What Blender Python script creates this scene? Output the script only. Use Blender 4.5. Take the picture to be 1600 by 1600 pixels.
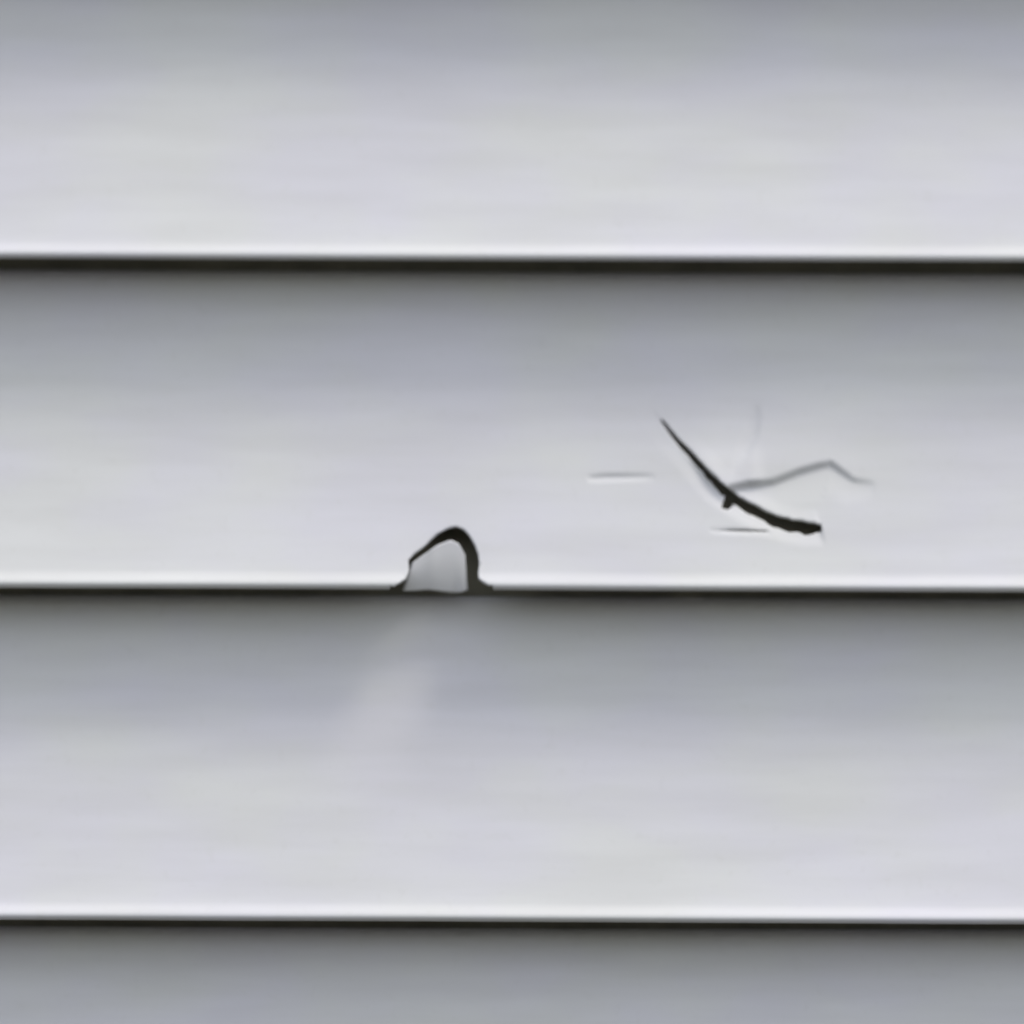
import bpy, math, random
from mathutils import Vector, noise
from mathutils.geometry import delaunay_2d_cdt

# ------------------------------------------------------------------ clearing
for o in list(bpy.data.objects):
    bpy.data.objects.remove(o, do_unlink=True)
SC = bpy.context.scene
COL = SC.collection

# ------------------------------------------------------------------ scale
EXPO = 0.115                       # exposure of one clapboard, metres
S = EXPO / 521.0                   # metres per photograph pixel on the wall
ZC = 1.5                           # height of the picture centre above the ground

# ------------------------------------------------------------------ camera
cam_data = bpy.data.cameras.new('camera')
cam = bpy.data.objects.new('camera', cam_data)
COL.objects.link(cam)
D = 2.6
cam.location = (0.0, -0.0085 - D, ZC - 0.47)
aim = Vector((0.0, -0.0085, ZC - 0.0002)) - Vector(cam.location)
q = aim.to_track_quat('-Z', 'Y')
cam.rotation_euler = q.to_euler()
cam.rotation_euler.rotate_axis('Z', 0.0040)
cam_data.sensor_width = 36.0
cam_data.lens = 36.0 * aim.length / (1600 * S)
cam_data.clip_start = 0.05
cam_data.clip_end = 500.0
cam_data.dof.use_dof = True
cam_data.dof.focus_distance = aim.length - 0.055
cam_data.dof.aperture_fstop = 3.3
SC.camera = cam

# ------------------------------------------------------------------ light
sun_dir = Vector((0.43, -0.315, 1.0)).normalized()      # towards the sun
elev = math.asin(sun_dir.z)
rot = math.atan2(sun_dir.x, sun_dir.y)
world = bpy.data.worlds.new('World')
SC.world = world
world.use_nodes = True
nt = world.node_tree
nt.nodes.clear()
wo = nt.nodes.new('ShaderNodeOutputWorld')
bg = nt.nodes.new('ShaderNodeBackground')
sky = nt.nodes.new('ShaderNodeTexSky')
sky.sky_type = 'NISHITA'
sky.sun_disc = False
sky.sun_elevation = elev
sky.sun_rotation = rot
sky.dust_density = 1.0
sky.air_density = 1.0
sky.ozone_density = 1.0
bg.inputs['Strength'].default_value = 0.15
hs = nt.nodes.new('ShaderNodeHueSaturation')          # thin overcast takes most of the blue out of the sky
hs.inputs['Saturation'].default_value = 0.32
nt.links.new(sky.outputs['Color'], hs.inputs['Color'])
# overcast luminance distribution: the zenith far brighter than the horizon
tc = nt.nodes.new('ShaderNodeTexCoord')
sx = nt.nodes.new('ShaderNodeSeparateXYZ')
nt.links.new(tc.outputs['Generated'], sx.inputs['Vector'])
mr = nt.nodes.new('ShaderNodeMapRange')
mr.inputs['From Min'].default_value = 0.0; mr.inputs['From Max'].default_value = 1.0
mr.inputs['To Min'].default_value = 0.70; mr.inputs['To Max'].default_value = 1.46
nt.links.new(sx.outputs['Z'], mr.inputs['Value'])
vm = nt.nodes.new('ShaderNodeVectorMath'); vm.operation = 'SCALE'
nt.links.new(hs.outputs['Color'], vm.inputs[0])
nt.links.new(mr.outputs['Result'], vm.inputs['Scale'])
nt.links.new(vm.outputs['Vector'], bg.inputs['Color'])
nt.links.new(bg.outputs['Background'], wo.inputs['Surface'])

sun_data = bpy.data.lights.new('sun', 'SUN')
sun_data.energy = 0.78
sun_data.angle = math.radians(15)
sun_data.color = (1.0, 0.93, 0.82)
sun = bpy.data.objects.new('sun', sun_data)
sun.rotation_euler = sun_dir.to_track_quat('Z', 'Y').to_euler()
sun.location = (1, -2, 4)
COL.objects.link(sun)

SC.view_settings.view_transform = 'Standard'
SC.view_settings.look = 'None'
SC.view_settings.exposure = 0.96
SC.view_settings.gamma = 1.0
SC.view_settings.use_curve_mapping = False

# ------------------------------------------------------------------ materials
def new_mat(name):
    m = bpy.data.materials.new(name)
    m.use_nodes = True
    n = m.node_tree.nodes
    return m, n, m.node_tree.links, n['Principled BSDF']

def vinyl_material(name, base, grime):
    m, n, l, p = new_mat(name)
    tc = n.new('ShaderNodeTexCoord')
    # faint blotchy weathering, two hues
    mp = n.new('ShaderNodeMapping'); mp.inputs['Scale'].default_value = (9, 9, 16)
    l.new(tc.outputs['Object'], mp.inputs['Vector'])
    n1 = n.new('ShaderNodeTexNoise'); n1.inputs['Scale'].default_value = 1.6; n1.inputs['Detail'].default_value = 3
    l.new(mp.outputs['Vector'], n1.inputs['Vector'])
    r1 = n.new('ShaderNodeValToRGB')
    r1.color_ramp.elements[0].position = 0.38
    r1.color_ramp.elements[1].position = 0.62
    r1.color_ramp.elements[0].color = (base[0]*1.005, base[1]*1.012, base[2]*0.98, 1)
    r1.color_ramp.elements[1].color = (base[0]*0.99, base[1]*0.982, base[2]*1.022, 1)
    l.new(n1.outputs['Fac'], r1.inputs['Fac'])
    # long faint horizontal streaks of dirt
    mp2 = n.new('ShaderNodeMapping'); mp2.inputs['Scale'].default_value = (7, 7, 52)
    l.new(tc.outputs['Object'], mp2.inputs['Vector'])
    n2 = n.new('ShaderNodeTexNoise'); n2.inputs['Scale'].default_value = 2.0; n2.inputs['Detail'].default_value = 4
    l.new(mp2.outputs['Vector'], n2.inputs['Vector'])
    mr = n.new('ShaderNodeMapRange')
    mr.inputs['From Min'].default_value = 0.35; mr.inputs['From Max'].default_value = 0.75
    mr.inputs['To Min'].default_value = 0.0; mr.inputs['To Max'].default_value = grime
    l.new(n2.outputs['Fac'], mr.inputs['Value'])
    mx = n.new('ShaderNodeMix'); mx.data_type = 'RGBA'
    l.new(mr.outputs['Result'], mx.inputs['Factor'])
    l.new(r1.outputs['Color'], mx.inputs['A'])
    mx.inputs['B'].default_value = (0.30, 0.29, 0.27, 1)
    # fine specks of dirt
    n4 = n.new('ShaderNodeTexNoise'); n4.inputs['Scale'].default_value = 260; n4.inputs['Detail'].default_value = 2
    l.new(tc.outputs['Object'], n4.inputs['Vector'])
    mr4 = n.new('ShaderNodeMapRange')
    mr4.inputs['From Min'].default_value = 0.60; mr4.inputs['From Max'].default_value = 0.80
    mr4.inputs['To Min'].default_value = 0.0; mr4.inputs['To Max'].default_value = 0.12
    l.new(n4.outputs['Fac'], mr4.inputs['Value'])
    mx2 = n.new('ShaderNodeMix'); mx2.data_type = 'RGBA'
    l.new(mr4.outputs['Result'], mx2.inputs['Factor'])
    l.new(mx.outputs['Result'], mx2.inputs['A'])
    mx2.inputs['B'].default_value = (0.40, 0.39, 0.36, 1)
    l.new(mx2.outputs['Result'], p.inputs['Base Color'])
    p.inputs['Roughness'].default_value = 0.55
    p.inputs['Specular IOR Level'].default_value = 0.35
    # moulded wood grain, very shallow
    mp3 = n.new('ShaderNodeMapping'); mp3.inputs['Scale'].default_value = (14, 14, 520)
    l.new(tc.outputs['Object'], mp3.inputs['Vector'])
    n3 = n.new('ShaderNodeTexNoise'); n3.inputs['Scale'].default_value = 1.0
    n3.inputs['Detail'].default_value = 5; n3.inputs['Distortion'].default_value = 0.6
    l.new(mp3.outputs['Vector'], n3.inputs['Vector'])
    b = n.new('ShaderNodeBump'); b.inputs['Strength'].default_value = 0.13
    b.inputs['Distance'].default_value = 0.00012
    l.new(n3.outputs['Fac'], b.inputs['Height'])
    l.new(b.outputs['Normal'], p.inputs['Normal'])
    return m

M_VINYL = vinyl_material('weathered_vinyl', (0.550, 0.543, 0.551), 0.18)

def plain_noise_material(name, c0, c1, scale, rough):
    m, n, l, p = new_mat(name)
    tc = n.new('ShaderNodeTexCoord')
    t = n.new('ShaderNodeTexNoise'); t.inputs['Scale'].default_value = scale; t.inputs['Detail'].default_value = 6
    l.new(tc.outputs['Object'], t.inputs['Vector'])
    r = n.new('ShaderNodeValToRGB')
    r.color_ramp.elements[0].position = 0.35; r.color_ramp.elements[1].position = 0.68
    r.color_ramp.elements[0].color = (*c0, 1); r.color_ramp.elements[1].color = (*c1, 1)
    l.new(t.outputs['Fac'], r.inputs['Fac'])
    l.new(r.outputs['Color'], p.inputs['Base Color'])
    p.inputs['Roughness'].default_value = rough
    b = n.new('ShaderNodeBump'); b.inputs['Strength'].default_value = 0.4; b.inputs['Distance'].default_value = 0.004
    l.new(t.outputs['Fac'], b.inputs['Height']); l.new(b.outputs['Normal'], p.inputs['Normal'])
    return m

M_SHEATH = plain_noise_material('strand_board', (0.20, 0.19, 0.15), (0.28, 0.262, 0.20), 60, 0.9)
M_CONCRETE = plain_noise_material('foundation_concrete', (0.22, 0.21, 0.20), (0.33, 0.32, 0.30), 14, 0.9)
M_SOIL = plain_noise_material('mossy_soil', (0.014, 0.013, 0.004), (0.034, 0.031, 0.012), 3, 0.95)

# ------------------------------------------------------------------ helpers
def link_mesh(name, verts, faces, mat, parent=None, smooth=True):
    me = bpy.data.meshes.new(name)
    me.from_pydata(verts, [], faces)
    me.validate()
    me.update()
    me.materials.append(mat)
    if smooth:
        me.polygons.foreach_set('use_smooth', [True] * len(me.polygons))
    o = bpy.data.objects.new(name, me)
    COL.objects.link(o)
    if parent:
        o.parent = parent
    return o

def box(name, lo, hi, mat, parent=None):
    x0, y0, z0 = lo; x1, y1, z1 = hi
    v = [(x0,y0,z0),(x1,y0,z0),(x1,y1,z0),(x0,y1,z0),(x0,y0,z1),(x1,y0,z1),(x1,y1,z1),(x0,y1,z1)]
    f = [(0,3,2,1),(4,5,6,7),(0,1,5,4),(1,2,6,5),(2,3,7,6),(3,0,4,7)]
    return link_mesh(name, v, f, mat, parent, smooth=False)

def solidify(o, t=0.0011):
    m = o.modifiers.new('thickness', 'SOLIDIFY')
    m.thickness = t; m.offset = -1.0; m.use_even_offset = False
    return m

# ------------------------------------------------------------------ the clapboard profile
# listed from the hidden top hem down the face, round the nose and up the return; (outward depth, height) in mm
E = EXPO * 1000
def face_depth(z):
    t = (z - 7.0) / (E - 7.0)
    return 18.9 - 33.5 * t + 16.6 * t * t
CURL = [(7.0, 18.9), (5.9, 19.35), (4.9, 19.95), (4.0, 20.65), (3.1, 21.35), (2.2, 21.8), (1.4, 21.7),
        (0.75, 21.2), (0.4, 20.4), (0.45, 19.7), (0.9, 19.1), (2.0, 18.5), (4.0, 17.9), (6.0, 17.4),
        (9.0, 16.6), (11.0, 15.9), (12.0, 14.5), (12.4, 12.0), (12.5, 6.0)]
CU = [7.0]
for i in range(1, len(CURL)):
    CU.append(CU[-1] - math.hypot(CURL[i][0]-CURL[i-1][0], CURL[i][1]-CURL[i-1][1]))
def profile(u):
    """u in mm: height on the face above 7 mm, running length below that -> depth, height (mm)"""
    if u >= 7.0:
        return face_depth(u), u
    for i in range(1, len(CU)):
        if u >= CU[i] - 1e-9:
            t = (CU[i-1] - u) / (CU[i-1] - CU[i])
            a, b = CURL[i-1], CURL[i]
            return a[1] + (b[1]-a[1])*t, a[0] + (b[0]-a[0])*t
    return CURL[-1][1], CURL[-1][0]

U_TOP = E + 0.6
U_END = CU[-1]

# where a photograph pixel meets the plane that stands d mm in front of the studs
bpy.context.view_layer.update()
CM = cam.matrix_world.copy()
def unproject(px, py, d):
    k = 1600 / 2 * cam_data.lens / (cam_data.sensor_width / 2)
    v = CM.to_3x3() @ Vector(((px - 800) / k, (800 - py) / k, -1.0))
    c = CM.translation
    t = (-d / 1000 - c.y) / v.y
    return c.x + v.x * t, c.z + v.z * t
LIP_Z = unproject(800, 922, 19.5)[1]           # lower edge of the course with the hole
LIP_Y = 922.0
def lip_z(k):                                  # k = 0 is the torn course, counted upwards
    return LIP_Z + k * EXPO
def T(p, rec=0.0):
    """photograph pixel -> board coordinates: same unit, x along the board, y down from the lip"""
    d = 16.0
    for _ in range(5):
        x, z = unproject(p[0], p[1], d)
        h = (z - LIP_Z) * 1000
        d = face_depth(max(h, 3.0)) - rec
    return (x / S + 800.0, LIP_Y - h / (S * 1000)) + tuple(p[2:])

def warp(x, z, k):
    """slow waviness of hung vinyl, mm"""
    a = noise.noise(Vector((x*2.3, z*6.0, k*7.3)))
    b = noise.noise(Vector((x*7.0, z*14.0, 3.1+k*2.7)))
    return 0.55*a + 0.16*b

def sag(x, k):
    """tiny unevenness of the lower edge, mm"""
    return (-0.5 if k == 0 else 0.0) + 0.5*noise.noise(Vector((x*3.0, 11.0+k*5.1, 0.0))) + 0.08*noise.noise(Vector((x*16.0, 2.0+k*5.1, 0.0)))

HALF_W = 1.9
def course_sheet(ks, x_steps=190):
    us = [U_TOP, E-3, E-12, E-30, E-48, E-66, E-84, 16, 10] + CU
    us = sorted(set(us), reverse=True)
    verts, faces = [], []
    for k in ks:
        base = len(verts); z0 = lip_z(k)
        for u in us:
            d, h = profile(u)
            for i in range(x_steps+1):
                x = -HALF_W + 2*HALF_W*i/x_steps
                w = warp(x, z0 + h/1000, k) if u < E else 0
                verts.append((x, -(d + w)/1000, z0 + (h + sag(x, k))/1000))
        n = x_steps+1
        for j in range(len(us)-1):
            for i in range(x_steps):
                a = base + j*n + i
                faces.append((a, a+n, a+n+1, a+1))
    return verts, faces

# ------------------------------------------------------------------ the damage, in photograph pixels
def z_of(py):            # height above the torn course's lip, mm, for a photograph row
    return (LIP_Y - py) * S * 1000
def X(px):
    return (px - 800.0) * S

# hole in the lower edge: outline on the face, then down through the nose and the return
hole_face = [(616, 919), (625, 911), (634, 902), (639, 888), (638, 872), (648, 862), (662, 852), (672, 842), (684, 831),
             (699, 823), (713, 820), (724, 824), (734, 835), (742, 849), (747, 863), (749, 878), (747, 892),
             (748, 901), (755, 909), (764, 917)]
hole_face = [T(p) for p in hole_face]
# slit of the diagonal crack: centre line with half widths
slit = [(1033, 653, 1.6), (1058, 685, 4.2), (1084, 714, 5.6), (1108, 741, 6.2), (1126, 760, 6.8), (1142, 772, 7.6),
        (1166, 787, 8.6), (1190, 801, 9.6), (1212, 811, 10.8), (1236, 819, 11.8), (1258, 822, 11.4), (1276, 822, 9.4), (1284, 821, 4.5)]
slit = [T(p) for p in slit]

def seg_dist(px, py, a, b):
    ax, ay = a[0], a[1]; bx, by = b[0], b[1]
    dx, dy = bx-ax, by-ay
    L2 = dx*dx+dy*dy
    t = max(0, min(1, ((px-ax)*dx+(py-ay)*dy)/L2))
    qx, qy = ax+dx*t, ay+dy*t
    side = (dx*(py-ay) - dy*(px-ax))            # > 0: below the line when it runs to the right
    return math.hypot(px-qx, py-qy), (1 if side > 0 else -1), t
def line_dist(px, py, pts):
    best = (1e9, 1, 0)
    for i in range(len(pts)-1):
        d, s, t = seg_dist(px, py, pts[i], pts[i+1])
        if d < best[0]:
            best = (d, s, (i+t)/(len(pts)-1))
    return best
def sstep(a, b, x):
    t = max(0.0, min(1.0, (x-a)/(b-a)))
    return t*t*(3-2*t)

CREASE_R = [(1138, 752), (1168, 749), (1205, 745), (1246, 729), (1276, 720), (1300, 715), (1313, 725), (1336, 742), (1368, 746)]
CREASE_L = [(918, 745), (945, 743), (1022, 742)]
CREASE_B = [(1110, 826), (1150, 827), (1205, 829)]
CREASE_R, CREASE_L, CREASE_B = [[T(p) for p in c] for c in (CREASE_R, CREASE_L, CREASE_B)]

def fold(px, py, pts, amp, sharp, back, taper=0.6):
    """a fold: the sheet drops inward by amp (mm) just below the line and comes back over 'back' pixels"""
    d, s, t = line_dist(px, py, pts)
    if d > back or s < 0: return 0.0
    env = max(0.0, math.sin(math.pi * t)) ** taper
    back = back * (0.35 + 0.65 * env)
    return -amp * sstep(0, sharp, d) * (1 - sstep(sharp, max(back, sharp + 4), d)) * env
def groove(px, py, pts, amp, w):
    d, s, t = line_dist(px, py, pts)
    if d > w*3: return 0.0
    if s < 0: d *= 1.5                       # steeper on its upper side
    return -amp * math.exp(-(d/w)**2) * max(0.0, math.sin(math.pi*t))**0.45
CREASE_V = [T(p) for p in [(1190, 628), (1192, 650), (1187, 680), (1172, 712), (1150, 742)]]
CREASE_U = [T(p) for p in [(1118, 640), (1112, 662), (1118, 700), (1134, 738)]]
STEP = [T(p) for p in [(1030, 650), (1060, 688), (1108, 740), (1136, 757)]] + CREASE_R[1:]
def dent(px, py):
    """mm outward"""
    if px < 880 or px > 1430 or py < 560 or py > 905: return 0.0
    v = fold(px, py, CREASE_R, 0.75, 12, 66, 0.35)
    v += groove(px, py, CREASE_L, 0.75, 5.0)
    v += groove(px, py, CREASE_B, 0.6, 4.0)
    v += fold(px, py, CREASE_V, 0.65, 9, 34, 0.7)
    v += 0.0
    # the sheet above the break swells outward towards it
    d, s, t = line_dist(px, py, STEP)
    ramp = 1.15 * sstep(612, 742, py) * sstep(1048, 1120, px) * sstep(1385, 1255, px)
    ramp += 0.9 * sstep(662, 742, py) * sstep(1062, 1110, px) * sstep(1200, 1172, px)
    v += ramp * (1.0 if s < 0 else 1 - sstep(0, 12, d))
    # crack edges: upper-right side stands proud, lower-left side is pushed in
    d, s, t = line_dist(px, py, slit)
    env = sstep(-0.15, 0.45, t)
    if s < 0 and d < 34:
        v += 0.55 * (1 - sstep(0, 34, d)) * sstep(1.0, 0.90, t) * sstep(0.0, 0.25, t)
    elif s > 0 and d < 34:
        v += -1.0 * env * (1 - sstep(3, 34, d)) * sstep(1.0, 0.97, t)
    return v
def hole_dent(px, py):
    """sheet pulled inward around the hole, mm"""
    r = math.hypot((px-693)/95.0, (py-880)/95.0)
    return -0.9*(1-r)**2 if r < 1 else 0.0

def build_torn_course():
    z0 = lip_z(0)
    # rows (u, mm) and columns (x, px) of the working grid
    def py_u(py): return z_of(py)
    rows = [U_TOP, E-3]
    py = LIP_Y - E/(S*1000) + 30
    while py < 590: rows.append(py_u(py)); py += 26
    fine_from = 590
    py = fine_from
    while z_of(py) > 7.2: rows.append(z_of(py)); py += 3.6
    rows += CU
    cols = [-HALF_W + i*0.02 for i in range(int(2*HALF_W/0.02)+1)]
    cols = [c for c in cols if c < X(560) or c > X(1440)]
    px = 560
    while px <= 1440: cols.append(X(px)); px += (3.6 if (590 < px < 790 or 900 < px < 1390) else 8)
    cols = sorted(cols)
    # domain in px-like units to keep the triangulation well scaled
    K = 1.0/(S*1000)                                  # px per mm
    pts = []
    ring_hole = []
    def face_pt(p):
        zz = z_of(p[1])
        return (p[0], (zz if zz >= 7.0 else CU[0] - (7.0 - zz)*1.06) * K)
    for p in hole_face: ring_hole.append(face_pt(p))
    low = (U_END - 2.0)*K
    # from the right end of the face cut down through nose + return and back up on the left
    ring_hole += [(769, 1.0*K), (771, -4*K), (766, -9*K), (762, -14*K), (758, low), (628, low), (622, -14*K), (617, -9*K), (611, -4*K), (612, 0.5*K)]
    # slit ring
    up, dn = [], []
    rnd = random.Random(5)
    fine = []
    for i in range(len(slit)-1):
        for q in range(3):
            f = q/3
            fine.append(tuple(slit[i][m]+(slit[i+1][m]-slit[i][m])*f for m in range(3)))
    fine.append(slit[-1])
    for i, (x, y, w) in enumerate(fine):
        a = fine[max(0, i-1)]; b = fine[min(len(fine)-1, i+1)]
        dx, dy = b[0]-a[0], b[1]-a[1]; L = math.hypot(dx, dy); nx, ny = -dy/L, dx/L
        wu = w*(0.9 + rnd.uniform(-0.10, 0.10)); wd = w*(0.92 + rnd.uniform(-0.20, 0.24))
        up.append((x - nx*wu, y - ny*wu))
        dn.append((x + nx*wd, y + ny*wd))
    # little broken-out nick under the crack
    k = 15
    dn_n = dn[:k] + [T(p) for p in [(1130, 780), (1127, 791), (1137, 794), (1146, 787)]] + dn[k+1:]
    ring_slit = [face_pt(p) for p in up + dn_n[::-1]]
    # hair crack below
    hair = [(1112, 825.4), (1150, 825.2), (1196, 826.0), (1202, 827.4), (1196, 827.8), (1150, 827.0)]
    hair = [T(p) for p in hair]
    ring_hair = [face_pt(p) for p in hair]

    def inside(pt, ring):
        x, y = pt; c = False; n = len(ring); j = n-1
        for i in range(n):
            xi, yi = ring[i]; xj, yj = ring[j]
            if (yi > y) != (yj > y) and x < (xj-xi)*(y-yi)/(yj-yi)+xi: c = not c
            j = i
        return c
    def near(pt, ring, tol):
        for i in range(len(ring)):
            if seg_dist(pt[0], pt[1], ring[i], ring[(i+1) % len(ring)])[0] < tol: return True
        return False
    verts2, edges = [], []
    for ring in (ring_hole, ring_slit, ring_hair):
        b = len(verts2)
        verts2 += [Vector(p) for p in ring]
        edges += [(b+i, b+(i+1) % len(ring)) for i in range(len(ring))]
    rings = (ring_hole, ring_slit, ring_hair)
    bbs = [(min(p[0] for p in r)-6, max(p[0] for p in r)+6, min(p[1] for p in r)-6, max(p[1] for p in r)+6) for r in rings]
    for u in rows:
        for c in cols:
            p = (c/S + 800.0, u*K)
            bad = False
            for r, bb in zip(rings, bbs):
                if bb[0] < p[0] < bb[1] and bb[2] < p[1] < bb[3]:
                    if inside(p, r) or near(p, r, 1.2): bad = True; break
            if not bad: verts2.append(Vector(p))
    ov, oe, of, _, _, _ = delaunay_2d_cdt(verts2, edges, [], 0, 1e-4)
    verts = []
    for v in ov:
        px, u = v[0], v[1]/K
        x = X(px)
        d, h = profile(max(u, U_END))
        pyy = LIP_Y - h/(S*1000)
        w = warp(x, z0 + h/1000, 0) if u < E else 0
        w += dent(px, pyy) + hole_dent(px, pyy)
        verts.append((x, -(d + w)/1000, z0 + (h + sag(x, 0))/1000))
    faces = []
    for f in of:
        cx = sum(ov[i][0] for i in f)/len(f); cy = sum(ov[i][1] for i in f)/len(f)
        skip = False
        for r, bb in zip(rings, bbs):
            if bb[0] < cx < bb[1] and bb[2] < cy < bb[3] and inside((cx, cy), r): skip = True; break
        if skip or cy < (U_END)*K: continue
        a, b, c = (ov[i] for i in f[:3])
        area = (b[0]-a[0])*(c[1]-a[1]) - (b[1]-a[1])*(c[0]-a[0])
        faces.append(tuple(f) if area > 0 else tuple(reversed(f)))
    return verts, faces

# ------------------------------------------------------------------ ground
def ground():
    n = 24; R = 60.0
    v, f = [], []
    for j in range(n+1):
        for i in range(n+1):
            x = -R + 2*R*i/n; y = -R*1.6 + 2*R*j/n
            v.append((x, y, 0.05*noise.noise(Vector((x*0.15, y*0.15, 0))) - 0.03))
    for j in range(n):
        for i in range(n):
            a = j*(n+1)+i
            f.append((a, a+1, a+n+2, a+n+1))
    o = link_mesh('ground', v, f, M_SOIL)
    o['kind'] = 'structure'
    return o
ground()

# ------------------------------------------------------------------ the wall
wall = bpy.data.objects.new('house_wall', None)
wall.location = (0, 0, 0)
COL.objects.link(wall)
wall['label'] = 'pale grey clapboard wall with a torn hole and a dark diagonal crack'
wall['category'] = 'wall'
wall['kind'] = 'thing'

k_bottom, k_top = -10, 11
z_low = lip_z(k_bottom) - 0.004
box('sheathing', (-HALF_W, 0.0005, z_low), (HALF_W, 0.0125, lip_z(k_top)+EXPO+0.02), M_SHEATH, wall)
box('foundation', (-HALF_W, 0.004, -0.25), (HALF_W, 0.20, z_low - 0.0005), M_CONCRETE, wall)

torn = link_mesh('siding_board', *build_torn_course(), M_VINYL, wall)
torn['label'] = 'clapboard with a torn hole in its lower edge and a diagonal crack'
solidify(torn)
for k in (1, -1, -2):
    o = link_mesh('siding_board', *course_sheet([k], 380), M_VINYL, wall)
    solidify(o)
o = link_mesh('upper_siding', *course_sheet(range(2, k_top+1)), M_VINYL, wall); solidify(o)
o = link_mesh('lower_siding', *course_sheet(range(k_bottom, -2)), M_VINYL, wall); solidify(o)

# ------------------------------------------------------------------ the flap pushed into the hole
def build_flap():
    z0 = lip_z(0)
    # outline in px; recess grows towards the top right where the flap has broken free
    rows = 22; colsn = 22
    top = [(646, 882), (658, 872), (674, 862), (688, 853), (704, 847), (717, 852), (727, 868)]
    v, f = [], []
    top = [T(p, 4.5) for p in top]
    def lerp_poly(p, t):
        s = t*(len(p)-1); i = min(int(s), len(p)-2); a = s-i
        return p[i][0]+(p[i+1][0]-p[i][0])*a, p[i][1]+(p[i+1][1]-p[i][1])*a
    bot = [(630, 925), (650, 924), (668, 922), (686, 924), (704, 926), (720, 926), (731, 922)]
    bot = [T(p, 7.5) for p in bot]
    for j in range(rows+1):
        b = j/rows
        for i in range(colsn+1):
            t = i/colsn
            x0, y0 = lerp_poly(top, t); x1, y1 = lerp_poly(bot, t)
            px = x0+(x1-x0)*b; py = y0+(y1-y0)*b
            h = z_of(py)
            rec = 1.6 + 3.2*t + 1.0*b + 3.4*max(0, b-0.2)**2.0*(1 - 0.75*sstep(0.72, 0.95, t))     # mm behind the face line
            rec += 0.35*math.sin(t*5.0+1.0)*(1-b) - 0.6*math.exp(-((t-0.35)/0.12)**2)*(1-b)
            d = 18.9 - rec
            v.append((X(px), -d/1000, z0 + h/1000))
    n = colsn+1
    for j in range(rows):
        for i in range(colsn):
            a = j*n+i
            f.append((a, a+n, a+n+1, a+1))
    return v, f
flap = link_mesh('torn_flap', *build_flap(), M_VINYL, torn)
flap['label'] = 'broken tongue of vinyl pushed back into the hole'
solidify(flap)
